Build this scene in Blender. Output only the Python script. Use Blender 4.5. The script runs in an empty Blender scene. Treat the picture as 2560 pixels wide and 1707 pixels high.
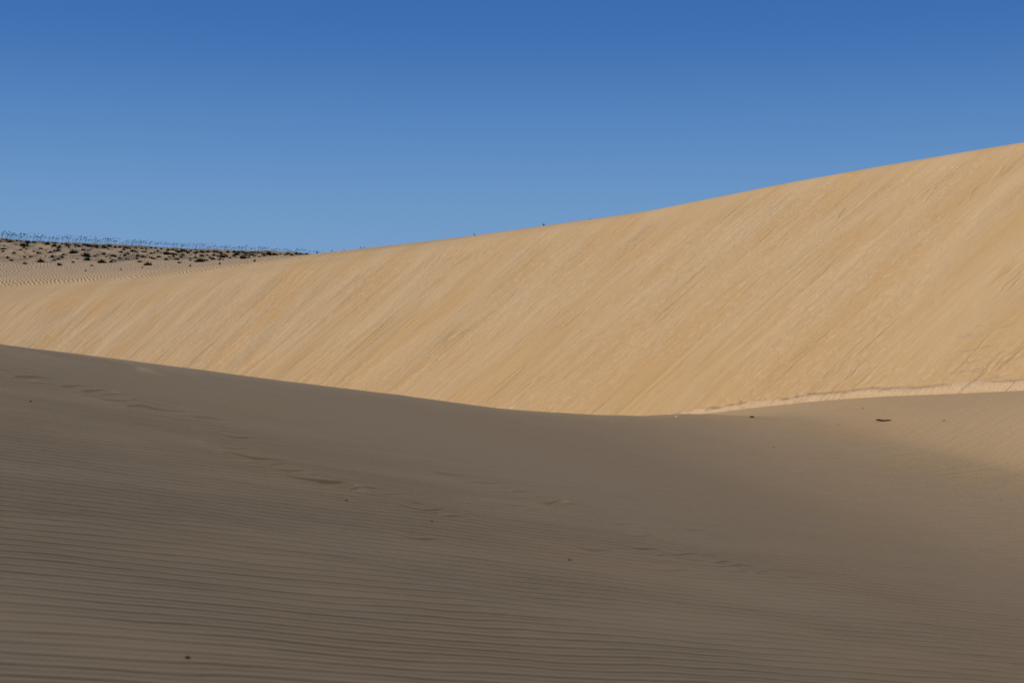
import bpy, bmesh, math, random
import numpy as np
from mathutils import Vector, Matrix
R = math.radians
random.seed(7)
sc = bpy.context.scene
C = sc.collection

# ------------------------------------------------------------------ camera
PITCH = math.atan(73.5 / 3555.0)                 # tilted slightly down
cam_d = bpy.data.cameras.new('camera')
cam_d.lens = 50; cam_d.sensor_width = 36
cam_d.clip_start = 0.1; cam_d.clip_end = 8000
cam_d.dof.use_dof = True; cam_d.dof.focus_distance = 62; cam_d.dof.aperture_fstop = 5.0
cam = bpy.data.objects.new('camera', cam_d); C.objects.link(cam)
cam.location = (0, 0, 0)
cam.rotation_euler = (R(90) - PITCH, 0, 0)
sc.camera = cam

# ------------------------------------------------------------------ light
SUN_EL, SUN_AZ = 12.5, -88.0                     # azimuth measured from +Y towards +X
w = bpy.data.worlds.new('World'); sc.world = w; w.use_nodes = True
nt = w.node_tree; bg = nt.nodes['Background']
sky = nt.nodes.new('ShaderNodeTexSky'); sky.sky_type = 'NISHITA'
sky.sun_disc = False; sky.sun_elevation = R(SUN_EL); sky.sun_rotation = R(SUN_AZ)
sky.altitude = 0; sky.air_density = 1.0; sky.dust_density = 0.3; sky.ozone_density = 3.0
bg.inputs['Strength'].default_value = 0.10
# grade of the clear desert sky by elevation: deep blue low band, paler bright dome and horizon glow behind
def wn(t, **k):
    n = nt.nodes.new(t)
    for a, v in k.items(): setattr(n, a, v)
    return n
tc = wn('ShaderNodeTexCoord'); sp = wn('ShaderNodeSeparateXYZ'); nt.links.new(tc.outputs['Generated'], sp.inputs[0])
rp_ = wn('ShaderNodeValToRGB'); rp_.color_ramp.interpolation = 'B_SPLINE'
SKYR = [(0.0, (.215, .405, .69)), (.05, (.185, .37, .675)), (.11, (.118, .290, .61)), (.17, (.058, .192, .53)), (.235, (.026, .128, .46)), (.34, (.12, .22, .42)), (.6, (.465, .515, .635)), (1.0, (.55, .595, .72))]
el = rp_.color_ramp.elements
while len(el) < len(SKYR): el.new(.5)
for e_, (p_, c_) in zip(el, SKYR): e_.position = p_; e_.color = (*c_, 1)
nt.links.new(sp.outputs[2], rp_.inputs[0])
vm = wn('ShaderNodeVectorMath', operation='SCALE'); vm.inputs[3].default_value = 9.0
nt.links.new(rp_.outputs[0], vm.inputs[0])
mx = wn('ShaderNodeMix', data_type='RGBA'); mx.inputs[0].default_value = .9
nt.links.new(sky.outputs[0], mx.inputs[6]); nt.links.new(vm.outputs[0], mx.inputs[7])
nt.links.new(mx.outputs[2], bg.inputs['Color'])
sl = bpy.data.lights.new('sun', 'SUN'); sl.energy = 3.65; sl.angle = R(1.1); sl.color = (1, .885, .70)
so = bpy.data.objects.new('sun', sl); C.objects.link(so)
sd = Vector((math.sin(R(SUN_AZ)) * math.cos(R(SUN_EL)), math.cos(R(SUN_AZ)) * math.cos(R(SUN_EL)), math.sin(R(SUN_EL))))
so.rotation_euler = sd.to_track_quat('Z', 'Y').to_euler(); so.location = sd * 60
sc.view_settings.view_transform = 'Standard'; sc.view_settings.look = 'None'
sc.view_settings.exposure = 0.0; sc.view_settings.gamma = 1.0

#TERRAIN-BEGIN
# ------------------------------------------------------------------ terrain functions (metres, eye at z = 0)
F = 3555.0; HR = 780.0
def sstep(a, b, x):
    s = np.clip((x - a) / (b - a), 0, 1); return s * s * (3 - 2 * s)
def smin(x): return np.log1p(np.exp(-np.abs(x))) + np.maximum(x, 0)        # softplus
def _h(i, j, seed):
    n = (i.astype(np.int64) * 374761393 + j.astype(np.int64) * 668265263 + seed * 1442695041) & 0xFFFFFFFF
    n = ((n ^ (n >> 13)) * 1274126177) & 0xFFFFFFFF
    return ((n ^ (n >> 16)) & 0xFFFF) / 65535.0
def vnoise(x, y, seed=0):
    x = np.asarray(x, float); y = np.asarray(y, float)
    i = np.floor(x); j = np.floor(y); fx = x - i; fy = y - j
    fx = fx ** 3 * (fx * (fx * 6 - 15) + 10); fy = fy ** 3 * (fy * (fy * 6 - 15) + 10)
    a = _h(i, j, seed); b = _h(i + 1, j, seed); c = _h(i, j + 1, seed); d = _h(i + 1, j + 1, seed)
    return (a + (b - a) * fx) * (1 - fy) + (c + (d - c) * fx) * fy - .5
def fbm(x, y, seed=0, o=3):
    v = 0; a = 1
    for k in range(o):
        v = v + a * vnoise(x * 2 ** k + 13.7 * k, y * 2 ** k + 5.1 * k, seed + k); a *= .5
    return v
def ray(px, py): return (px - 1280) / F, (HR - py) / F

# valley in front: falls to the right, flattens, rises gently again
_xs = np.linspace(-80, 90, 3401)
_sl = np.interp(_xs, [-80, -30, -15, -11.5, -6, -3, -1.5, 0, 2, 4, 5.5, 7, 9.2, 13, 18, 30], [0, -.02, -.10, -.225, -.232, -.222, -.212, -.200, -.182, -.155, -.10, 0, .11, .15, .12, 0])
_kk = np.exp(-np.linspace(-2, 2, 41) ** 2); _kk /= _kk.sum(); _sl = np.convolve(np.pad(_sl, 20, 'edge'), _kk, 'valid')
_vz = np.concatenate([[0], np.cumsum((_sl[1:] + _sl[:-1]) / 2 * (_xs[1] - _xs[0]))])
_vz = _vz - np.interp(0, _xs, _vz) - 1.6
CREST = [(0, 836), (250, 868), (500, 902), (750, 937), (1000, 969), (1250, 1004), (1400, 1016), (1550, 1024), (1700, 1030), (1900, 1040)]
def valley(x): return np.interp(x, _xs, _vz)
_fl = np.interp(_xs, [-3, 0, 3, 4.5, 6.2, 7.5, 8.5, 9.8, 11, 12.5, 14, 18, 30], [0, .0, .01, .09, .27, .42, .53, .60, .71, .85, .99, 1.3, 1.5])
_kk = np.exp(-np.linspace(-2, 2, 61) ** 2); _kk /= _kk.sum(); _fl = np.convolve(np.pad(_fl, 30, 'edge'), _kk, 'valid')
def base(x, y):
    sh = .36 * np.clip(31 - y, 0, 40)                # the trough swings to the right towards the camera
    z = valley(x - sh) - .225 * sh + .05 * vnoise(x * .22, y * .16, 3) * sstep(3, 9, np.abs(x) + 3)
    z = z + np.interp(x, _xs, _fl) * sstep(11, 35, y)
    b = np.clip(-y - 2, 0, 30)                       # unseen rise added behind the camera to block sky light
    return z + .62 * (b - b * b / 66) + 11 * np.exp(-((x + 22) / 12) ** 2 - ((y + 14) / 11) ** 2)  # last term: mound added out of view, left and behind, to throw shade
_cx, _cy = [], []
for px, py in CREST:                                 # where the near slope rolls over
    u, e = ray(px, py); D = np.linspace(6, 42, 3601)
    k = np.argmax(base(u * D, D) >= e * D - .02)
    if k == 0: k = 2600
    _cx.append(u * D[k]); _cy.append(D[k])
_cx = [-40, -16] + _cx + [9, 14]; _cy = [_cy[0] - 50, _cy[0] - 17] + _cy + [_cy[-1] + 4, _cy[-1] + 8]
_tx = [1.5, 4.5, 6.2, 7.5, 8.5, 9.8, 11.0, 16, 26, 60]
_ty = [39, 37.8, 36.2, 34.8, 33.6, 31.9, 30.4, 24, 12, -10]
_tw = [5, 5.5, 6, 7, 8, 9, 10, 11, 12, 12]
_fz = np.interp(_xs, [-10, 3, 4.5, 6.2, 7.5, 8.5, 9.8, 11.0, 16, 26, 60], [-3.2, -3.0, -2.77, -2.42, -2.18, -2.01, -1.84, -1.67, -1.30, -.8, .2])
_kk = np.exp(-np.linspace(-2, 2, 15) ** 2); _kk /= _kk.sum(); _fz = np.convolve(np.pad(_fz, 7, 'edge'), _kk, 'valid')
def ground(x, y):
    x = np.asarray(x, float); y = np.asarray(y, float)
    z = base(x, y)
    dc = (y - np.interp(x, _cx, _cy)) * .55
    A = .52 * (1 - sstep(1.5, 5.2, x))
    z = z - A * .45 * smin((dc - .25) / .45)
    # beyond the roll-over the floor at the dune's foot tips the other way, towards the sun
    ty = np.interp(x, _tx, _ty); tw_ = np.interp(x, _tx, _tw)
    wgt = sstep(0, 1, (y - ty + tw_ + .6) / tw_) * sstep(1.5, 4, x)
    far = np.interp(x, _xs, _fz) + .012 * (y - ty)
    z = z * (1 - wgt) + far * wgt - .38 * sstep(31, 39, y) * sstep(4, 1.5, x)
    return np.maximum(z, -6)

# the big dune: its slip face is part of a wide bowl, 32 degrees steep, running down towards (CX, CY)
CX, CY, SL = -78.0, -17.0, .62
RHO0 = 103.5; RT = 115.0; PHI0 = .58
def polar(x, y):
    dx = x - CX; dy = y - CY
    return -RT * (np.arctan2(dy, dx) - PHI0) - 22, np.hypot(dx, dy)
def cart(t, rho):
    ph = PHI0 - (t + 22) / RT
    return CX + rho * np.cos(ph), CY + rho * np.sin(ph)
BR = [(-260, 732), (0, 720), (200, 708), (420, 692), (641, 662), (805, 643), (871, 636), (980, 623), (1088, 609), (1197, 592), (1360, 568), (1524, 545), (1633, 527), (1741, 504), (1959, 460), (2177, 421), (2394, 384), (2560, 357), (2800, 322)]
bt, bq, bz = [], [], []
for px, py in BR:
    u, e = ray(px, py); D = np.linspace(20, 160, 14001)
    tt, rr = polar(u * D, D); k = int(np.argmax(SL * (rr - RHO0) >= e * D))
    bt.append(tt[k]); bq.append(rr[k]); bz.append(e * D[k])
bt, bq, bz = map(np.array, (bt, bq, bz)); bt_px = bt.copy()
sl_end = (bz[-1] - bz[-3]) / (bt[-1] - bt[-3])
bt = np.concatenate([[bt[0] - 70], bt, [bt[-1] + 12, bt[-1] + 50]])
bz = np.concatenate([[bz[0] - .9], bz, [bz[-1] + .25 * 6, bz[-1] + 2.0]])
_tt = np.linspace(bt[0], bt[-1], 1200); _zz = np.interp(_tt, bt, bz)
_k = np.exp(-np.linspace(-2, 2, 31) ** 2); _k /= _k.sum()
_zp = np.concatenate([_zz[0] + np.zeros(15), _zz, _zz[-1] + np.zeros(15)]); _zz = np.convolve(_zp, _k, 'valid')
def Zb(t): return np.interp(t, _tt, _zz)
def Rb(t): return RHO0 + Zb(t) / SL                  # radius of the brink
_pt = lambda *p: list(np.interp(p, [v[0] for v in BR], bt_px))
PLT = [-400] + _pt(0, 200, 420, 641, 805, 980, 1197, 1360, 1524, 1700, 1800) + [60]
PLS = [16, 11, 11, 11, 10, 9, 8, 6.5, 5, 4, 2, .8, .5]
PLM = .212
RND = [-400] + _pt(0, 805, 1360, 1741) + [60]; RNR = [.9, .9, .7, .3, .12, .12]
def dune(t, s):
    """height of dune at t along the crest, s metres downslope (+) / behind (-) the brink"""
    t = np.asarray(t, float); s = np.asarray(s, float)
    sc_ = np.interp(t, PLT, PLS); b = np.maximum(-s, 0)
    up = PLM * b - PLM * b * b / (2 * sc_)
    lin = PLM * sc_ / 2 - .30 * (b - 2.2 * sc_) - .12 * sc_ * PLM * 0
    over = b > 2.2 * sc_
    v2 = PLM * 2.2 * sc_ - PLM * (2.2 * sc_) ** 2 / (2 * sc_)
    g2 = PLM - PLM * 2.2
    up = np.where(over, v2 + g2 * (b - 2.2 * sc_) , up)
    r = np.interp(t, RND, RNR)
    # slope turns smoothly from plateau to slip face around the brink
    dn = -SL * r * smin(s / r)
    up = np.where(s > 0, PLM * 0 - 0 * s, up)
    return Zb(t) + dn + up + .69 * r * SL * .55 * np.exp(-(s / (2.2 * r)) ** 2) 
#TERRAIN-END

# ------------------------------------------------------------------ helpers
def tag(o, label=None, cat=None, group=None, kind=None):
    if label: o['label'] = label
    if cat: o['category'] = cat
    if group: o['group'] = group
    if kind: o['kind'] = kind
    return o
def mesh_obj(name, verts, faces, mat, parent=None, smooth=True):
    me = bpy.data.meshes.new(name)
    me.from_pydata([tuple(v) for v in verts], [], faces); me.update()
    if smooth: me.polygons.foreach_set('use_smooth', [True] * len(me.polygons))
    if mat: me.materials.append(mat)
    o = bpy.data.objects.new(name, me); C.objects.link(o)
    if parent: o.parent = parent
    return o
def grid_obj(name, X, Y, Z, mat):
    n, m = X.shape
    co = np.stack([X, Y, Z], -1).reshape(-1, 3)
    i = np.arange(n * m).reshape(n, m)
    f = np.stack([i[:-1, :-1], i[:-1, 1:], i[1:, 1:], i[1:, :-1]], -1).reshape(-1, 4)
    me = bpy.data.meshes.new(name)
    me.vertices.add(len(co)); me.vertices.foreach_set('co', co.astype(np.float32).ravel())
    me.loops.add(f.size); me.loops.foreach_set('vertex_index', f.astype(np.int32).ravel())
    me.polygons.add(len(f)); me.polygons.foreach_set('loop_start', np.arange(0, f.size, 4, dtype=np.int32))
    me.polygons.foreach_set('use_smooth', np.ones(len(f), bool))
    me.update(calc_edges=True); me.validate()
    me.materials.append(mat)
    o = bpy.data.objects.new(name, me); C.objects.link(o)
    return o
def attr(o, name, arr):
    a = o.data.attributes.new(name, 'FLOAT_VECTOR', 'POINT')
    a.data.foreach_set('vector', arr.reshape(-1, 3).astype(np.float32).ravel())

class NB:
    """small node-building helper"""
    def __init__(s, name):
        s.m = bpy.data.materials.new(name); s.m.use_nodes = True; s.t = s.m.node_tree
        s.b = s.t.nodes['Principled BSDF']; s.b.inputs['Roughness'].default_value = .95
        s.b.inputs['Specular IOR Level'].default_value = .15
    def put(s, sock, v):
        if isinstance(v, bpy.types.NodeSocket): s.t.links.new(v, sock)
        else: sock.default_value = v
    def math(s, op, a, b=0.0, c=None, clamp=False):
        n = s.t.nodes.new('ShaderNodeMath'); n.operation = op; n.use_clamp = clamp
        s.put(n.inputs[0], a); s.put(n.inputs[1], b)
        if c is not None: s.put(n.inputs[2], c)
        return n.outputs[0]
    def comb(s, x, y, z=0.0):
        n = s.t.nodes.new('ShaderNodeCombineXYZ')
        for i, v in enumerate((x, y, z)): s.put(n.inputs[i], v)
        return n.outputs[0]
    def sep(s, v):
        n = s.t.nodes.new('ShaderNodeSeparateXYZ'); s.put(n.inputs[0], v); return n.outputs
    def attr(s, name):
        n = s.t.nodes.new('ShaderNodeAttribute'); n.attribute_name = name; return n.outputs['Vector']
    def pos(s): return s.t.nodes.new('ShaderNodeNewGeometry').outputs['Position']
    def noise(s, vec, scale=1.0, detail=3, rough=.5, dist=0.0):
        n = s.t.nodes.new('ShaderNodeTexNoise'); s.put(n.inputs['Vector'], vec)
        n.inputs['Scale'].default_value = scale; n.inputs['Detail'].default_value = detail
        n.inputs['Roughness'].default_value = rough; n.inputs['Distortion'].default_value = dist
        return n.outputs[0]
    def rng(s, v, a, b, c=0.0, d=1.0, smooth=True):
        n = s.t.nodes.new('ShaderNodeMapRange'); n.interpolation_type = 'SMOOTHSTEP' if smooth else 'LINEAR'
        s.put(n.inputs[0], v)
        for i, x in enumerate((a, b, c, d)): n.inputs[i + 1].default_value = x
        return n.outputs[0]
    def mix(s, f, a, b):
        n = s.t.nodes.new('ShaderNodeMix'); n.data_type = 'RGBA'
        s.put(n.inputs[0], f)
        for k, v in ((6, a), (7, b)):
            s.put(n.inputs[k], v if isinstance(v, bpy.types.NodeSocket) else (*v, 1))
        return n.outputs[2]
    def bump(s, h, dist, strength=1.0, nrm=None):
        n = s.t.nodes.new('ShaderNodeBump'); s.put(n.inputs['Height'], h)
        n.inputs['Distance'].default_value = dist; n.inputs['Strength'].default_value = strength
        if nrm is not None: s.put(n.inputs['Normal'], nrm)
        return n.outputs[0]
    def done(s, col, nrm=None):
        s.put(s.b.inputs['Base Color'], col if isinstance(col, bpy.types.NodeSocket) else (*col, 1))
        if nrm is not None: s.put(s.b.inputs['Normal'], nrm)
        return s.m

SAND = (.50, .335, .172); SAND_PALE = (.53, .37, .208); SAND_ORANGE = (.51, .32, .148); SAND_GREY = (.40, .30, .20)

# ------------------------------------------------------------------ materials
def mat_foreground():
    b = NB('shaded_sand'); p = b.pos(); x, y, z = b.sep(p)
    along = b.math('ADD', b.math('MULTIPLY', x, .86), b.math('MULTIPLY', y, .5))
    wob = b.noise(b.comb(b.math('MULTIPLY', x, .28), b.math('MULTIPLY', y, .28)), 1, 3)
    wob2 = b.noise(b.comb(b.math('MULTIPLY', x, 2.2), b.math('MULTIPLY', y, 2.2)), 1, 2)
    ph = b.math('ADD', b.math('SUBTRACT', y, b.math('MULTIPLY', x, .70)),
                b.math('ADD', b.math('MULTIPLY', wob, .55), b.math('MULTIPLY', wob2, .035)))
    ph2 = b.math('MULTIPLY', ph, 2 * math.pi / .15)
    sn = b.math('SINE', ph2)
    sn2 = b.math('MULTIPLY', b.math('SINE', b.math('ADD', b.math('MULTIPLY', ph2, 2.0), .8)), .25)
    rip = b.math('ADD', sn, b.math('MULTIPLY', sn2, .3))
    patch = b.rng(b.noise(b.comb(b.math('MULTIPLY', along, .25), b.math('MULTIPLY', ph, .8)), 1, 3, .55), .30, .60, .45, 1.1)
    fade = b.math('MULTIPLY', b.rng(y, 8, 18, 1.0, .05), b.rng(x, -1, 6, 1.0, .65))
    rip = b.math('MULTIPLY', b.math('MULTIPLY', rip, patch), fade)
    n1 = b.bump(rip, .025)
    st = b.noise(b.comb(b.math('MULTIPLY', along, .9), b.math('MULTIPLY', ph, 5.5)), 1, 5, .55)
    n2 = b.bump(st, .014, 1, n1)
    st2 = b.noise(b.comb(b.math('MULTIPLY', along, 6), b.math('MULTIPLY', ph, 16)), 1, 3, .6)
    n3 = b.bump(st2, .006, 1, n2)
    gr = b.noise(p, 130, 2, .6); n4 = b.bump(gr, .0022, 1, n3)
    c = b.mix(b.rng(st, .3, .7), SAND_GREY, (.47, .335, .20))
    c = b.mix(.6, c, b.mix(b.rng(b.noise(p, .35, 3), .3, .7), SAND, SAND_ORANGE))
    fine = b.noise(p, 220, 2, .7)
    c = b.mix(b.rng(fine, .25, .75, 0, .22), c, (.20, .14, .085))
    return b.done(c, n4)
def mat_dune():
    b = NB('dune_sand'); t, s, msk = b.sep(b.attr('ts')); e1, e2, e3 = b.sep(b.attr('extra'))
    p = b.pos()
    wob = b.math('MULTIPLY', b.noise(b.comb(b.math('MULTIPLY', t, .5), b.math('MULTIPLY', s, .12)), 1, 2), .8)
    wb2 = b.math('MULTIPLY', b.math('SUBTRACT', b.noise(b.comb(b.math('MULTIPLY', t, 1.6), b.math('MULTIPLY', s, .9)), 1, 3, .55), .5), .34)
    drift = b.math('MULTIPLY', b.math('MULTIPLY', s, -.20), b.rng(t, -62, -38, 1, .15))
    tw = b.math('ADD', b.math('ADD', t, drift), b.math('ADD', wob, wb2))
    slip = b.rng(b.math('SUBTRACT', s, b.math('ADD', b.rng(t, -70, -45, 1.3, .1), b.math('MULTIPLY', b.noise(b.comb(b.math('MULTIPLY', t, .9), 0.0), 1, 2), .9))), -.6, .9)
    # gravity streaks of several widths, sharp slide lines and a fine crust
    def st(ft, fs, off, det, rough, dist=0.0):
        return b.noise(b.comb(b.math('MULTIPLY', tw, ft), b.math('ADD', b.math('MULTIPLY', s, fs), off)), 1, det, rough, dist)
    a3 = st(.60, .17, 3, 5, .56, .5)
    a1 = st(2.0, .50, 0, 4, .55, .6)
    a2 = st(6.0, 1.3, 7, 3, .6, .5)
    amt = b.rng(st(.35, .10, 21, 3, .5), .38, .64, .12, .9)
    ln_ = st(1.5, .17, 40, 1, .4)
    lm = b.rng(st(.9, .16, 55, 2, .5), .55, .74, 0, 1)
    line = b.math('MULTIPLY', b.rng(b.math('ABSOLUTE', b.math('SUBTRACT', ln_, .5)), .022, .0, 0, 1), lm)
    ln2 = st(3.4, .14, 80, 2, .45)
    lm2 = b.rng(st(1.3, .22, 95, 2, .5), .52, .70, 0, 1)
    line2 = b.math('MULTIPLY', b.rng(b.math('ABSOLUTE', b.math('SUBTRACT', ln2, .5)), .03, .0, 0, 1), lm2)
    mott = b.noise(b.comb(b.math('MULTIPLY', t, 4.6), b.math('MULTIPLY', s, 3.6)), 1, 4, .65, .8)
    mm = b.rng(b.noise(b.comb(b.math('MULTIPLY', t, .16), b.math('MULTIPLY', s, .12)), 1, 2), .40, .56, .22, 1.0)
    h = b.math('MULTIPLY', a3, 1.9)
    h = b.math('ADD', h, b.math('MULTIPLY', b.math('MULTIPLY', a1, amt), .9))
    h = b.math('ADD', h, b.math('MULTIPLY', b.math('MULTIPLY', a2, amt), .32))
    h = b.math('ADD', h, b.math('MULTIPLY', b.math('MULTIPLY', mott, mm), .75))
    h = b.math('SUBTRACT', h, b.math('MULTIPLY', line, .55))
    h = b.math('ADD', h, b.math('MULTIPLY', line2, .5))
    h = b.math('MULTIPLY', h, slip)
    n1 = b.bump(h, .038)
    # wind ripples on the back of the dune
    x, y, z = b.sep(p)
    rw = b.noise(b.comb(b.math('MULTIPLY', x, .30), b.math('MULTIPLY', y, .12)), 1, 3, .5)
    rw2 = b.noise(b.comb(b.math('MULTIPLY', x, 1.3), b.math('MULTIPLY', y, .9)), 1, 2, .5)
    ph = b.math('ADD', b.math('ADD', x, b.math('MULTIPLY', y, .46)), b.math('ADD', b.math('MULTIPLY', rw, 1.5), b.math('MULTIPLY', rw2, .30)))
    rp = b.math('SINE', b.math('MULTIPLY', ph, 2 * math.pi / .22))
    rp = b.math('MULTIPLY', rp, b.rng(s, -.35, -1.1, 0, 1))
    n2 = b.bump(rp, .014, 1, n1)
    c = b.mix(b.rng(a3, .36, .62), SAND_PALE, SAND)
    c = b.mix(b.rng(a3, .52, .70, 0, .75), c, SAND_ORANGE)
    c = b.mix(b.rng(a1, .5, .75, 0, .45), c, SAND_ORANGE)
    c = b.mix(b.math('MULTIPLY', line, .22), c, (.36, .225, .12))
    low = b.math('MULTIPLY', b.rng(s, 4, 13), b.rng(b.noise(b.comb(b.math('MULTIPLY', t, .25), b.math('MULTIPLY', s, .15)), 1, 3), .3, .62, .25, 1))
    c = b.mix(b.math('MULTIPLY', low, .75), c, SAND_ORANGE)
    c = b.mix(b.rng(a2, .52, .8, 0, .22), c, (.42, .27, .14))
    c = b.mix(b.math('MULTIPLY', b.rng(mott, .48, .72, 0, .6), mm), c, (.60, .43, .28))
    # damp flaking crust near the foot on the right
    bed = b.noise(b.comb(b.math('MULTIPLY', t, 1.6), b.math('MULTIPLY', s, 4.6)), 1, 4, .65, .5)
    c = b.mix(b.math('MULTIPLY', b.rng(bed, .56, .66, 0, .6), e2), c, (.33, .255, .18))
    # crumbled pale sand along the foot
    c = b.mix(b.math('MULTIPLY', e1, .8), c, (.60, .42, .26))
    cr = b.noise(p, 7.5, 4, .7)
    n3 = b.bump(b.math('MULTIPLY', cr, e1), .022, 1, n2)
    c = b.mix(e3, c, (.17, .11, .06))  # crack tint: overhang shadow above the ledge put into the colour
    return b.done(c, n3)
def mat_hill():
    b = NB('hill_sand'); p = b.pos(); x, y, z = b.sep(p)
    rw = b.noise(b.comb(b.math('MULTIPLY', x, .3), b.math('MULTIPLY', y, .15)), 1, 3, .6)
    ph = b.math('ADD', b.math('ADD', x, b.math('MULTIPLY', y, .42)), b.math('MULTIPLY', rw, 2.0))
    rp = b.math('SINE', b.math('MULTIPLY', ph, 2 * math.pi / .36))
    pm = b.rng(b.noise(b.comb(b.math('MULTIPLY', x, .2), b.math('MULTIPLY', y, .08)), 1, 2), .35, .6, .1, 1)
    flat_ = b.math('MULTIPLY', b.rng(y, 138, 146, 1.0, .22), b.rng(y, 108, 118))
    n1 = b.bump(b.math('MULTIPLY', b.math('MULTIPLY', rp, pm), flat_), .03)
    hm = b.noise(b.comb(b.math('MULTIPLY', x, .9), b.math('MULTIPLY', y, .5)), 1, 5, .62)
    n2 = b.bump(hm, .16, 1, n1)
    c = b.mix(b.rng(hm, .35, .7), (.52, .36, .21), (.45, .31, .185))
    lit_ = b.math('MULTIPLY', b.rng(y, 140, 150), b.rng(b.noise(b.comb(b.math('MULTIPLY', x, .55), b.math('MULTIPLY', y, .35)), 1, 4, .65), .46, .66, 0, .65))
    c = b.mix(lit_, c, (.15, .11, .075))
    return b.done(c, n2)
def mat_far():
    b = NB('far_sand'); n = b.noise(b.pos(), .05, 5, .6)
    return b.done(b.mix(b.rng(n, .3, .7), (.46, .32, .19), (.36, .26, .17)), b.bump(n, 1.0))
def plain(name, c1, c2, scale=30, rough=.85):
    b = NB(name); b.b.inputs['Roughness'].default_value = rough
    n = b.noise(b.t.nodes.new('ShaderNodeTexCoord').outputs['Object'], scale, 3, .6)
    return b.done(b.mix(b.rng(n, .35, .65), c1, c2))

# ------------------------------------------------------------------ placing on the terrain along a sight line
def hit(fn, px, py, d0, d1, n=4000):
    u, e = ray(px, py); D = np.linspace(d0, d1, n); z = fn(u * D, D) - e * D
    k = np.where((z[1:] >= 0) & (z[:-1] < 0))[0]
    k = k[0] + 1 if len(k) else int(np.argmax(z / D))
    return float(u * D[k]), float(D[k]), float(fn(np.array([u * D[k]]), np.array([D[k]]))[0])

# ------------------------------------------------------------------ near sand valley
def axis(*segs):
    out = [segs[0][0]]
    for a, b, da, db in segs:
        x = a
        while x < b - 1e-6:
            x += da + (db - da) * (x - a) / (b - a); out.append(min(x, b))
    return np.array(sorted(set(np.round(out, 4))))
gx = axis((-70, -12, 4, .5), (-12, -6, .5, .05), (-6, 6, .038, .038), (6, 15, .04, .09), (15, 24, .1, .9), (24, 80, 1, 5))
gy = axis((-60, 0, 4, .4), (0, 4.2, .35, .04), (4.2, 20, .032, .09), (20, 41, .09, .12), (41, 60, .3, 1.5), (60, 70, 2, 2))
X, Y = np.meshgrid(gx, gy)
Zg = ground(X, Y)
# old, wind-softened footprints crossing the shaded slope: px, py, length m, width m, depth m, turn
PRINTS = [(40, 940, .5, .10, .035, 0), (105, 952, .6, .10, .04, 0), (175, 965, .5, .11, .04, 0), (245, 983, .45, .11, .045, .1), (225, 902, .8, .16, .05, 0), (270, 905, .5, .12, .04, .1),
          (70, 874, .5, .12, .03, 0), (290, 1003, .30, .13, .04, .1), (365, 1020, .34, .14, .045, .1), (430, 1030, .32, .13, .05, .2), (508, 1040, .26, .07, -.014, .5), (530, 1050, .33, .14, .05, .2),
          (600, 1094, .28, .11, .035, .1), (585, 1122, .22, .10, .025, .1), (650, 1150, .26, .11, .035, .2), (810, 1210, .30, .10, .045, .1), (850, 1216, .2, .09, .045, .6),
          (885, 1207, .22, .05, -.008, .1), (905, 1221, .16, .05, -.008, .2), (720, 1175, .24, .1, .03, .1), (1055, 1272, .20, .08, .03, .1), (1120, 1288, .18, .08, .028, .1),
          (1130, 1189, .28, .10, .03, .1), (1215, 1211, .24, .10, .04, .2), (1265, 1222, .22, .09, .03, .2), (1320, 1236, .24, .09, .04, .2), (1362, 1254, .24, .09, .045, .3),
          (1290, 1268, .2, .09, .03, .1), (1430, 1265, .22, .09, -.03, .3), (1400, 1273, .2, .08, .03, .2), (1560, 1310, .25, .09, .03, .4), (1600, 1340, .2, .08, .025, .2),
          (1490, 1378, .2, .08, .028, .2), (1625, 1380, .22, .08, .03, .2), (1700, 1386, .22, .08, .03, .2), (1790, 1403, .22, .08, .03, .2), (1880, 1425, .22, .08, .035, .2),
          (1745, 1330, .22, .09, .025, .2), (2010, 1452, .22, .08, .02, .2), (1690, 1424, .2, .07, .02, .1), (1050, 1345, .2, .08, .018, .1), (960, 1232, .25, .1, .02, 0)]
for (px, py, L, W, dep, tn) in PRINTS:
    x0, y0, _ = hit(ground, px, py, 4, 40)
    mm = (np.abs(X - x0) < 2.2) & (np.abs(Y - y0) < 2.2)
    a = .35 + tn * .3; ca, sa = math.cos(a), math.sin(a)
    dx = X[mm] - x0; dy = Y[mm] - y0
    ld = (dx * ca + dy * sa) / (L * .66); wd = (-dx * sa + dy * ca) / (W * 1.3)
    wd = wd + .35 * vnoise(X[mm] * 5 + px, Y[mm] * 5, 5)
    r2 = ld * ld + wd * wd
    Zg[mm] += 1.05 * dep * (-np.exp(-r2) + (.16 if py < 930 and px < 300 else .24) * np.exp(-(np.sqrt(r2) - 1.55) ** 2 * 3))
Zg += .006 * fbm(X * 1.3, Y * 2.2, 9, 3) * sstep(3, 6, Y)
fg = grid_obj('sand_valley', X, Y, Zg, mat_foreground()); tag(fg, kind='structure')

# ------------------------------------------------------------------ the big dune
tg = axis((-170, -90, 3, .2), (-90, -16, .07, .05), (-16, 20, .3, 2))
sg = axis((-60, -26, 3, .6), (-26, -3, .25, .12), (-3, 2, .06, .06), (2, 13, .10, .10), (13, 17.5, .05, .04), (17.5, 30, .3, 1))
T, S = np.meshgrid(tg, sg)
Zd = dune(T, S)
XD, YD = cart(T, Rb(T) - S)
sl = sstep(-.1, 1.2, S - 1.2 * sstep(-45, -70, T))
Tw = T - .2 * S * sstep(-38, -62, T) + .3 * vnoise(T * .3, S * .15, 21) + .12 * vnoise(T * 1.1, S * .5, 27)
d = .040 * vnoise(Tw * .8, S * .13 + 3, 22) + .013 * vnoise(Tw * 2.5, S * .32, 23) + .008 * vnoise(Tw * 5.5, S * .3, 24)
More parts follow.
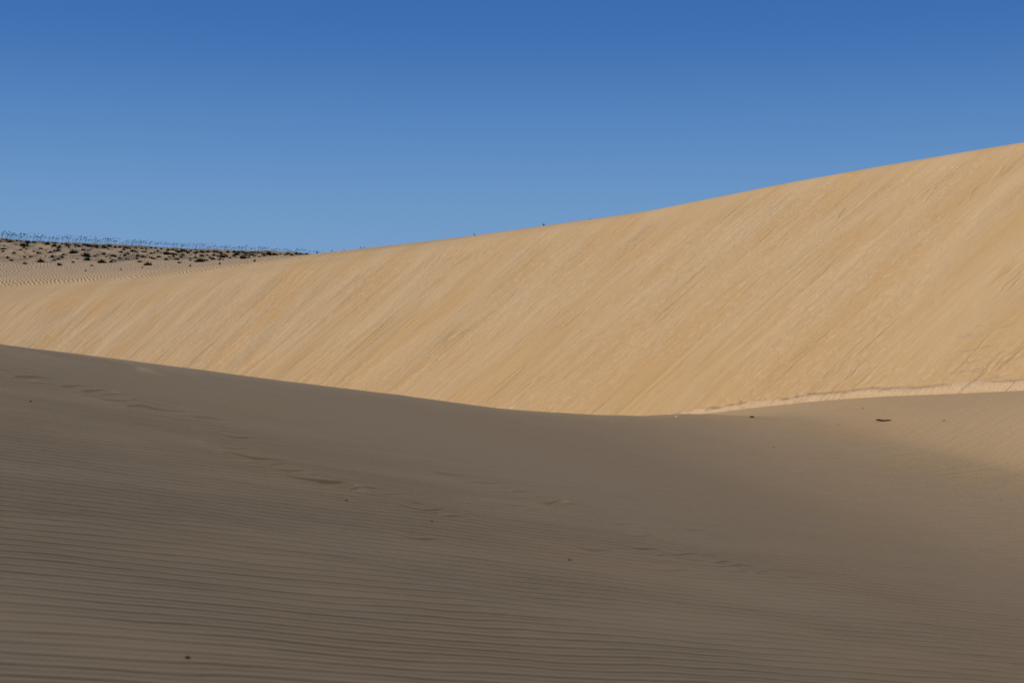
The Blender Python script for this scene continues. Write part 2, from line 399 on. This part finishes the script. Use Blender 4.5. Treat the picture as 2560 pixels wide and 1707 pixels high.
# slide grooves with sharp little levees, strongest on the lower left part of the crest
lv = np.abs(vnoise(Tw * .95, S * .05, 31)) ; gr = 1
gm = sstep(.0, .25, vnoise(T * .5 + 9, S * .08, 33) + .12 + .22 * sstep(-45, -75, T))
gr = np.exp(-(lv / (.012 + .04 * gm)) ** 2)
d = d - gr * gm ** 1.5 * .016
Zd = Zd + d * sl
Zd = Zd + .25 * vnoise(T * .12, S * .1, 40) * sstep(-1, -6, S)
G = ground(XD, YD)
hgt = Zd - G
pxD = 1280 + F * XD / np.maximum(YD, 1)
top = np.interp(pxD, [1640, 1720, 1900, 2100, 2400], [.02, .055, .09, .12, .15]) * (1 + .5 * vnoise(T * 1.2, T * 0, 50) + .18 * vnoise(T * 5.5, T * 0, 51))
ft = (XD > 2.0) & (XD < 30)
band = np.where(ft, sstep(-.05, .0, hgt) * sstep(top * 1.06 + .008, top * .94, hgt), 0)
crk = np.where(ft, sstep(.035, .0, np.abs(hgt - top - .012)) * sstep(.0, .28, vnoise(T * .8, T * 0 + 2, 60) + .16 * sstep(1900, 2400, pxD) - .04), 0)
Zd = Zd + band * (.045 + .02 * vnoise(T * 3, S * 3, 52) + .02 * vnoise(T * 9, S * 9, 53)) - crk * .06
du = grid_obj('sand_dune', XD, YD, Zd, mat_dune()); tag(du, kind='structure')
attr(du, 'ts', np.stack([T, S, sl], -1))
def slipz(x, y):
    t, r = polar(x, y); return dune(t, Rb(t) - r)
x0, y0, _ = hit(slipz, 2490, 868, 20, 70)
damp = np.exp(-(((XD - x0) / 1.3) ** 2 + ((YD - y0) / 1.9) ** 2 + 0 * XD) ** 2) * sl
attr(du, 'extra', np.stack([band, damp, crk * .75], -1))

# ------------------------------------------------------------------ hill with scrub, far left
HP = [-1500, -300, 0, 150, 300, 420, 571, 640, 700, 760, 860, 1100, 1500]
H_TOP = [540, 582, 598, 606, 614, 620, 627, 629, 631, 633, 640, 665, 730]
H_BASE = [672, 668, 663, 660, 657, 653, 649, 646, 643, 641, 650, 690, 740]
H_SW = [712, 694, 684, 678, 672, 667, 662, 660, 658, 655, 665, 705, 750]
def hill_D(px, D):
    top, base, sw = (HR - np.interp(px, HP, v) for v in (H_TOP, H_BASE, H_SW))
    f = (D - 104) / 10
    e = np.zeros_like(D + px)
    kD = [60, 96, 108, 114, 141, 150, 178, 205, 260, 400]
    kv = [sw * 0 - 140, sw - 14, sw - 6, sw, base, base + (top - base) * .20, top, top - 14, top - 50, top * 0 - 30]
    for i in range(len(kD) - 1):
        m = (D >= kD[i]) & (D <= kD[i + 1]); r = (D - kD[i]) / (kD[i + 1] - kD[i])
        e = np.where(m, kv[i] + (kv[i + 1] - kv[i]) * r, e)
    return e * D / F
def hill_xy(x, y):
    px = 1280 + F * x / y
    z = hill_D(px, y)
    veg = sstep(141, 150, y) * sstep(230, 185, y)
    return z + veg * (.32 * vnoise(x * .33, y * .28, 70) + .16 * vnoise(x * 1.1, y * .9, 71))
ha = np.arange(-1500, 1501, 5.0); hd = axis((60, 104, 4, 1), (104, 140, .8, .6), (140, 182, .35, .35), (182, 400, .5, 14))
PXh, Dh = np.meshgrid(ha, hd)
XH = (PXh - 1280) / F * Dh
hill = grid_obj('hill', XH, Dh, hill_xy(XH, Dh), mat_hill()); tag(hill, kind='structure')

gm_ = np.linspace(-6000, 6000, 25); XX, YY = np.meshgrid(gm_, gm_)
gs = grid_obj('ground', XX, YY, np.full_like(XX, -6.2), mat_far()); tag(gs, kind='structure')

# ------------------------------------------------------------------ plants on the hill
M_BLADE = plain('dune_plant_leaf', (.022, .024, .015), (.045, .045, .024), 3)
M_GREEN = plain('fresh_leaf', (.075, .090, .035), (.12, .12, .05), 3)
M_HEAD = plain('dry_seed_head', (.035, .026, .020), (.070, .050, .032), 6)
def blade(vs, fs, p, d, L, wd, bend, rng, seg=3):
    """one tapering leaf of seg pieces, bending over to the side it leans"""
    side = Vector((-d.y, d.x, 0))
    if side.length < 1e-3: side = Vector((1, 0, 0))
    side.normalize(); i0 = len(vs); pos = Vector(p); dd = Vector(d).normalized()
    for k in range(seg + 1):
        ww = wd * (1 - k / seg) * .5 + .002
        vs.append(pos - side * ww); vs.append(pos + side * ww)
        pos = pos + dd * (L / seg); dd = (dd + Vector((0, 0, -bend))).normalized()
    for k in range(seg):
        a = i0 + 2 * k; fs.append((a, a + 1, a + 3, a + 2))
def scrub_mesh(seed, R0, H, n, wd=.03, flat=1.0):
    """low tangled mound: sprays of narrow leaves from a few crowns, denser at the middle, ragged rim"""
    rg = random.Random(seed); vs, fs = [], []
    crowns = [(rg.gauss(0, R0 * .42), rg.gauss(0, R0 * .30), rg.uniform(.5, 1)) for _ in range(5)] + [(0, 0, 1)]
    for _ in range(n):
        cx, cy, k = rg.choice(crowns); a = rg.uniform(0, 2 * math.pi); el = rg.uniform(.12, 1.35)
        d = Vector((math.cos(a) * math.cos(el), math.sin(a) * math.cos(el), math.sin(el) * flat))
        blade(vs, fs, (cx + rg.gauss(0, R0 * .12), cy + rg.gauss(0, R0 * .1), -.03), d, H * k * rg.uniform(.5, 1.25), wd * rg.uniform(.7, 1.5), rg.uniform(.05, .45), rg)
    return vs, fs
def tube(vs, fs, a, b, r0, r1, n=4):
    a = Vector(a); b = Vector(b); ax = (b - a).normalized(); u = ax.orthogonal().normalized(); v = ax.cross(u); i0 = len(vs)
    for c, r in ((a, r0), (b, r1)):
        for k in range(n):
            t = 2 * math.pi * k / n; vs.append(c + u * math.cos(t) * r + v * math.sin(t) * r)
    for k in range(n): fs.append((i0 + k, i0 + (k + 1) % n, i0 + n + (k + 1) % n, i0 + n + k))
def spindle(vs, fs, c, d, L, r, n=5):
    c = Vector(c); d = Vector(d).normalized(); u = d.orthogonal().normalized(); v = d.cross(u); i0 = len(vs)
    vs.append(c - d * L * .5)
    for t, rr in ((-.22, .8), (.08, 1.0), (.32, .6)):
        for k in range(n):
            a = 2 * math.pi * k / n; vs.append(c + d * L * t + (u * math.cos(a) + v * math.sin(a)) * r * rr)
    vs.append(c + d * L * .5); e = len(vs) - 1
    for k in range(n):
        k2 = (k + 1) % n
        fs.append((i0, i0 + 1 + k2, i0 + 1 + k))
        for q in range(2): fs.append((i0 + 1 + q * n + k, i0 + 1 + q * n + k2, i0 + 1 + (q + 1) * n + k2, i0 + 1 + (q + 1) * n + k))
        fs.append((e, i0 + 1 + 2 * n + k, i0 + 1 + 2 * n + k2))
def oat_mesh(seed, n, H, spread):
    """tall dune grass: arching stems (returned with the blades) and hanging seed heads"""
    rg = random.Random(seed); bv, bf, hv, hf = [], [], [], []
    for _ in range(n):
        x = rg.gauss(0, spread); y = rg.gauss(0, spread * .6); h = H * rg.uniform(.55, 1.1)
        lean = rg.uniform(.05, .32) * h; p = [Vector((x, y, -.03)), Vector((x + lean * .25, y, h * .55)), Vector((x + lean, y + rg.uniform(-.05, .05), h))]
        tube(bv, bf, p[0], p[1], .008, .006, 3); tube(bv, bf, p[1], p[2], .006, .004, 3)
        L = rg.uniform(.13, .22)
        tilt = rg.uniform(-.5, .8)
        spindle(hv, hf, p[2] + Vector((L * .35, 0, L * tilt * .3)), (1, rg.uniform(-.3, .3), tilt), L, rg.uniform(.035, .055))
        if rg.random() < .35:
            q = p[1].lerp(p[2], .55); spindle(hv, hf, q + Vector((.05, 0, .02)), (1, 0, rg.uniform(-.2, .9)), L * .7, .026)
    for _ in range(n * 3):
        a = rg.uniform(0, 2 * math.pi); el = rg.uniform(.5, 1.4)
        blade(bv, bf, (rg.gauss(0, spread), rg.gauss(0, spread * .6), -.03), Vector((math.cos(a) * math.cos(el), math.sin(a) * math.cos(el), math.sin(el))), H * rg.uniform(.15, .42), .018, rg.uniform(.1, .4), rg)
    return (bv, bf), (hv, hf)
def mk(name, vf, mat):
    me = bpy.data.meshes.new(name); me.from_pydata([tuple(v) for v in vf[0]], [], vf[1]); me.update(); me.materials.append(mat); return me
SCRUB = [mk('scrub', scrub_mesh(100 + k, .34, .34, 300, .045), M_BLADE) for k in range(8)]
SPROUT = [mk('sprout', scrub_mesh(200 + k, .07, .30, 40, .030, 1.3), M_GREEN) for k in range(3)]
OATS = []
for k in range(8):
    bl, hd = oat_mesh(300 + k, [7, 10, 13, 9, 5, 16, 11, 8][k], [.95, 1.05, 1.1, .8, .7, 1.0, 1.15, .9][k], [.20, .30, .42, .5, .25, .55, .35, .6][k])
    OATS.append((mk('blades', bl, M_BLADE), mk('seed_heads', hd, M_HEAD)))
rp = random.Random(11)
plants = []                                          # (kind, px, py, width px)
z1 = [(60,335,75),(140,245,60),(330,280,120),(380,348,40),(570,335,60),(660,270,85),(765,290,95),(815,362,50),(430,450,60),(540,400,60),(115,468,60),(580,510,100),(840,560,85),(1030,380,110),(1165,355,60),(1210,425,135),(1215,482,100),(1240,300,65),(950,295,60),(880,455,60),(1430,512,130),(1560,522,70),(1590,430,90),(1470,312,85),(1460,400,60),(1770,487,50),(1850,370,60),(1960,520,70),(2075,550,110),(2130,480,40),(2225,450,60),(2330,400,90),(2330,492,50),(1290,577,50),(195,400,60),(740,457,50),(350,548,60),(2010,380,50),(1700,390,50),(1940,440,60),(710,392,40),(1025,532,50),(895,425,45),(170,500,40),(1100,310,40),(1345,295,40),(1740,355,50),(2120,405,50),(1620,455,40),(40,385,40),(300,352,45),(840,318,45),(500,255,50),(1060,322,30),(1370,330,40),(1280,352,30),(1520,345,35),(1240,368,40),(480,380,40),(5,235,50),(5,305,30)]
z2 = [(110,405,95),(265,385,60),(400,400,45),(510,400,50),(600,385,75),(560,492,150),(640,500,70),(272,537,50),(230,482,80),(90,492,60),(750,482,80),(890,447,95),(1075,415,85),(1160,455,120),(1310,388,60),(1530,398,85),(1470,440,45),(1790,405,65),(1200,405,50),(760,430,60),(320,430,50),(660,430,50),(1150,385,45),(840,490,60),(430,500,50),(700,470,50),(980,470,45),(500,460,55),(1250,465,45),(1640,425,40),(1900,413,50),(1320,440,45),(1390,455,40),(940,395,45),(190,440,45),(580,440,55)]
for x, y, w in z1: plants.append(('scrub', x / 5.6, 560 + y / 5.6, w / 5.6))
for x, y, w in z2: plants.append(('scrub', 400 + x / 5.6, 560 + y / 5.6, w / 5.6))
def crest_row(px): return float(np.interp(px, HP, H_TOP))
def base_row(px): return float(np.interp(px, HP, H_BASE))
k = 0
while k < 135:                                        # small tufts between the larger ones
    px = rp.uniform(0, 690) ; c = crest_row(px); bs = min(base_row(px), 650) + 3 if px < 420 else float(np.interp(px, [420, 640, 800], [650, 640, 631]))
    py = c + 4 + (bs - c - 6) * rp.random() ** 1.1
    plants.append(('scrub', px, py, rp.uniform(4, 9.5))); k += 1
for px in np.arange(0, 775, 13.0):                   # low dark tufts along the ridge itself
    plants.append(('scrub', px + rp.uniform(-5, 5), crest_row(px) + rp.uniform(1, 4), rp.uniform(5, 13)))
for px in np.arange(2, 800, 11.5):                   # tall grass standing along the skyline
    plants.append(('oat', px + rp.uniform(-4, 4), crest_row(px) + rp.uniform(-.5, 4), rp.uniform(.72, 1.12) * float(np.interp(px, [0, 400, 800], [.95, .78, .6]))))
for x, y in [(310, 545), (600, 540), (760, 520), (860, 500), (1370, 500), (1550, 505), (1710, 520), (1850, 480), (1890, 500), (2010, 520), (2050, 490)]:
    plants.append(('oat', x / 5.6, 560 + y / 5.6, rp.uniform(.55, .8)))
for x, y in [(200, 500), (600, 470), (560, 500), (740, 480), (830, 500), (1320, 470), (1450, 450), (1050, 470), (410, 480)]:
    plants.append(('oat', 400 + x / 5.6, 560 + y / 5.6, rp.uniform(.5, .75)))
for x, y, o in [(1210, 662, 0), (1700, 648, 0), (1998, 622, 0), (105, 752, 0), (430, 540, 400), (843, 530, 400), (1325, 488, 400)]:
    plants.append(('sprout', o + x / 5.6, 560 + y / 5.6, 1))
def place_hill(px, py):
    u, e = ray(px, py); D = np.linspace(104, 181, 3000); z = hill_xy(u * D, D)
    k = np.where((z[1:] >= e * D[1:]) & (z[:-1] < e * D[:-1]))[0]
    k = int(k[0]) + 1 if len(k) else int(np.argmax(z / D))
    return u * D[k], D[k], float(z[k])
def place_dune(px, py):
    u, e = ray(px, py); D = np.linspace(40, 100, 6000); z = slipz(u * D, D)
    k = np.where((z[1:] >= e * D[1:]) & (z[:-1] < e * D[:-1]))[0]
    k = int(k[0]) + 1 if len(k) else int(np.argmax(z / D))
    return u * D[k], D[k], float(z[k])
def zone(px, py):
    third = ('far left', 'left', 'inner left', 'middle', 'inner right', 'right', 'far right')[int(np.searchsorted([95, 190, 290, 390, 490, 600], px))]
    r = (py - crest_row(px)) / max(8, float(np.interp(px, [0, 420, 700], [62, 32, 12])))
    row = 'just under the skyline' if r < .28 else 'halfway down the hill' if r < .66 else 'near the hill foot'
    return third, row
cls = {}; sprouts = []
for kind, px, py, wv in plants:
    on_dune = kind == 'sprout' and px > 440
    x, y, z = place_dune(px, py) if on_dune else place_hill(px, py + (.28 * wv if kind == 'scrub' else 0))
    third, row = zone(px, py)
    if kind == 'scrub':
        o = bpy.data.objects.new('dune_scrub', rp.choice(SCRUB)); sc_ = (wv * 2.05 / F * y) / 1.05
        o.scale = (sc_, sc_ * .8, sc_ * rp.uniform(.75, 1.1) * (1.0 if wv > 9 else 1.15)); o.rotation_euler.z = rp.uniform(-.4, .4)
        size = 'broad dark scrub mound' if wv >= 15 else 'dark scrub bush' if wv >= 10.5 else 'small dark scrub tuft'
        lab = (size, row, third); cat = 'shrub'; grp = 'scrub bushes on the sandy hill'
    elif kind == 'oat':
        bm_, hm_ = rp.choice(OATS)
        o = bpy.data.objects.new('sea_oat_plant', None)
        sc_ = wv; o.scale = (sc_, sc_, sc_)
        if py - crest_row(px) < 5: lab = ('tall seeding plant', 'against the sky on the hilltop', third)
        else: lab = ('thin seeding plant', row, third)
        cat = 'plant'; grp = 'seeding oat plants on the hill'
    else:
        o = bpy.data.objects.new('green_sprout', rp.choice(SPROUT)); sc_ = 1.0 if not on_dune else .8; o.scale = (sc_,) * 3
        lab = None; cat = 'plant'; grp = 'lone sprouts below the scrub'
    o.location = (x, y, z); C.objects.link(o)
    if kind == 'oat':
        for nm, me in (('leaves', bm_), ('seed_sprays', hm_)):
            c = bpy.data.objects.new(nm, me); C.objects.link(c); c.parent = o
    tag(o, cat=cat, group=grp)
    if lab: cls.setdefault(lab, []).append((px, o))
    else: sprouts.append((px, o))

_ones = 'first second third fourth fifth sixth seventh eighth ninth'.split()
ORD = _ones + 'tenth eleventh twelfth thirteenth fourteenth fifteenth sixteenth seventeenth eighteenth nineteenth twentieth'.split() + ['twenty-' + v for v in _ones]
for lab, mem in cls.items():
    mem.sort(key=lambda v: v[0])
    for i, (px, o) in enumerate(mem): o['label'] = '%s %s, %s part%s' % (*lab, '' if len(mem) == 1 else ', %s from left' % ORD[i])
SPL = ['lone green sprout on bare sand at the far left edge', 'low green sprout below the broadest scrub of the hill foot, second from left',
       'green sprout standing on the sand shelf, third from left', 'green sprout with a side twig on the sand shelf, fourth from left',
       'pale green sprout where scrub meets the dune, fifth from left', 'green sprout on the dune top below the dense scrub, second from right',
       'lone green sprout on the dune top, rightmost before the skyline sprigs']
sprouts.sort(key=lambda v: v[0])
for (px, o), l in zip(sprouts, SPL): o['label'] = l
SPRIG = [(793, 625, 1.5, 'two-armed dark sprig on the dune skyline, leftmost of the lone sprigs'), (830, 624, 1.25, 'upright dark sprig on the dune skyline, second from left'),
         (861, 620, .8, 'very small dark sprig on the dune skyline, third from left'), (902, 613, 1.1, 'dark sprig on the dune skyline, left one of the close pair'),
         (911, 613, 1.1, 'dark sprig on the dune skyline, right one of the close pair'), (1187, 582, 1.5, 'bent dark sprig on the crest line, left of the middle of the picture'),
         (1359, 561, 1.5, 'dark sprig on the crest line, just right of the middle of the picture'), (1475, 546, .8, 'tiny dark sprig on the crest line, rightmost of all')]
M_SPRIG = plain('dry_sprig', (.05, .045, .03), (.09, .08, .05), 3)
sprig_me = [mk('sprig', scrub_mesh(400 + k, .03, .22, 12, .030, 1.5), M_SPRIG) for k in range(3)]
for i, (px, py, k, l) in enumerate(SPRIG):
    x, y, z = place_dune(px, py)
    o = bpy.data.objects.new('dry_sprig', sprig_me[i % 3]); C.objects.link(o)
    o.location = (x, y, z - .01); k *= .6; o.scale = (k, k, k); tag(o, l, 'plant', 'lone sprigs on the dune skyline')

# ------------------------------------------------------------------ small things lying on the sand
def lump(name, px, py, size, col, label, cat, seed, rz=0.0, sink=.25, d0=4, fn=ground):
    x, y, z = hit(fn, px, py, d0, 45)
    bm = bmesh.new(); bmesh.ops.create_icosphere(bm, subdivisions=3, radius=.5)
    rg = random.Random(seed); off = Vector((rg.random() * 9, rg.random() * 9, rg.random() * 9))
    from mathutils import noise as mn
    for v in bm.verts:
        n = v.co.normalized(); k = 1 + .28 * mn.noise(n * 1.6 + off) + .10 * mn.noise(n * 4.5 + off)
        v.co = Vector((n.x * k * size[0] * .5, n.y * k * size[1] * .5, n.z * k * size[2] * .5))
    me = bpy.data.meshes.new(name); bm.to_mesh(me); bm.free()
    me.polygons.foreach_set('use_smooth', [True] * len(me.polygons)); me.materials.append(col)
    o = bpy.data.objects.new(name, me); C.objects.link(o); o.location = (x, y, z + size[2] * (.5 - sink)); o.rotation_euler.z = rz
    tag(o, label, cat); return o
M_DARK = plain('dark_stone', (.030, .022, .018), (.055, .040, .030), 40)
M_WOOD = plain('weathered_dark_wood', (.022, .016, .012), (.085, .050, .024), 12)
M_BROWN = plain('brown_stone', (.055, .038, .028), (.09, .065, .045), 40)
M_SHELL = plain('dull_shell', (.38, .33, .27), (.48, .42, .35), 60, .6)
M_WHITE = plain('bleached_shell', (.62, .58, .52), (.75, .72, .66), 60, .5)
M_TWIG = plain('brown_bark', (.19, .125, .08), (.25, .17, .11), 40)
lump('pebble', 1693, 1043, (.06, .05, .04), M_WHITE, 'small white pebble on the shadow line near the foot of the dune', 'pebble', 1)
lump('stone', 1880, 1044, (.11, .07, .05), M_BROWN, 'small dark brown stone on the sand where the shadow line fades', 'stone', 2, .3)
lump('bark_chip', 2158, 1021, (.045, .03, .02), M_TWIG, 'tiny brown bark chip on the lit sand, above the dark driftwood', 'bark chip', 3, .4)
lump('bark_chip', 2361, 1052, (.06, .03, .02), M_TWIG, 'tiny brown bark chip lying right of the dark driftwood', 'bark chip', 4, -.5)
lump('bark_chip', 2096, 1062, (.045, .03, .02), M_TWIG, 'tiny brown bark chip lying left of and below the dark driftwood', 'bark chip', 5, .2)
lump('bark_chip', 1934, 1118, (.045, .03, .02), M_TWIG, 'tiny brown bark chip on shaded sand below the dark stone', 'bark chip', 6, .9)
lump('stone', 465, 1650, (.018, .015, .013), M_BROWN, 'small dark stone among the ripples in the lower left corner', 'stone', 7)
lump('pebble', 873, 1384, (.016, .014, .013), M_SHELL, 'pale round pebble lying on the rippled shaded slope', 'pebble', 8)
lump('stone', 1424, 1402, (.022, .018, .013), M_TWIG, 'small brown stone beside a dimple on the shaded slope, below centre', 'stone', 9)
lump('stone', 1079, 1305, (.020, .016, .011), M_TWIG, 'tiny brown stone on the shaded slope, right of the dark footprints', 'stone', 10)
lump('stone', 865, 1252, (.020, .016, .011), M_TWIG, 'tiny brown stone just below the dark footprints on the shaded slope', 'stone', 11)
lump('stone', 75, 1004, (.022, .016, .012), M_TWIG, 'tiny brown stone on the upper shaded slope at the left edge', 'stone', 12)
# driftwood: a flattened dark billet with a thinner waist and a tapering tail
x0, y0, z0 = hit(ground, 2213, 1053, 4, 45)
pts = [(-.185, .0, .048, .010), (-.165, 0, .050, .024), (-.12, .004, .044, .034), (-.075, .0, .036, .030), (-.03, -.006, .034, .019), (.01, -.012, .032, .023), (.055, -.02, .030, .035), (.10, -.03, .028, .036), (.135, -.042, .022, .026), (.19, -.065, .012, .014), (.25, -.09, .004, .007), (.30, -.11, -.002, .003)]
vs, fs = [], []; NS = 14
for i, (x, y, z, r) in enumerate(pts):
    for k in range(NS):
        a = 2 * math.pi * k / NS; q = 1 + .16 * math.sin(3 * a + i * 1.7) + .08 * math.sin(7 * a + i)
        vs.append((x + .004 * math.sin(5 * a + i), y + math.cos(a) * r * 1.5 * q, z + math.sin(a) * r * .9 * q))
for i in range(len(pts) - 1):
    for k in range(NS): fs.append((i * NS + k, i * NS + (k + 1) % NS, (i + 1) * NS + (k + 1) % NS, (i + 1) * NS + k))
fs.append(tuple(range(NS))[::-1]); fs.append(tuple((len(pts) - 1) * NS + k for k in range(NS)))
dw = mesh_obj('driftwood', vs, fs, M_WOOD); dw.location = (x0, y0, z0 - .004); dw.rotation_euler.z = -.05; dw.scale = (1.0, .7, .62)
tag(dw, 'dark piece of driftwood with a long thin shadow on the lit sand at right', 'driftwood')
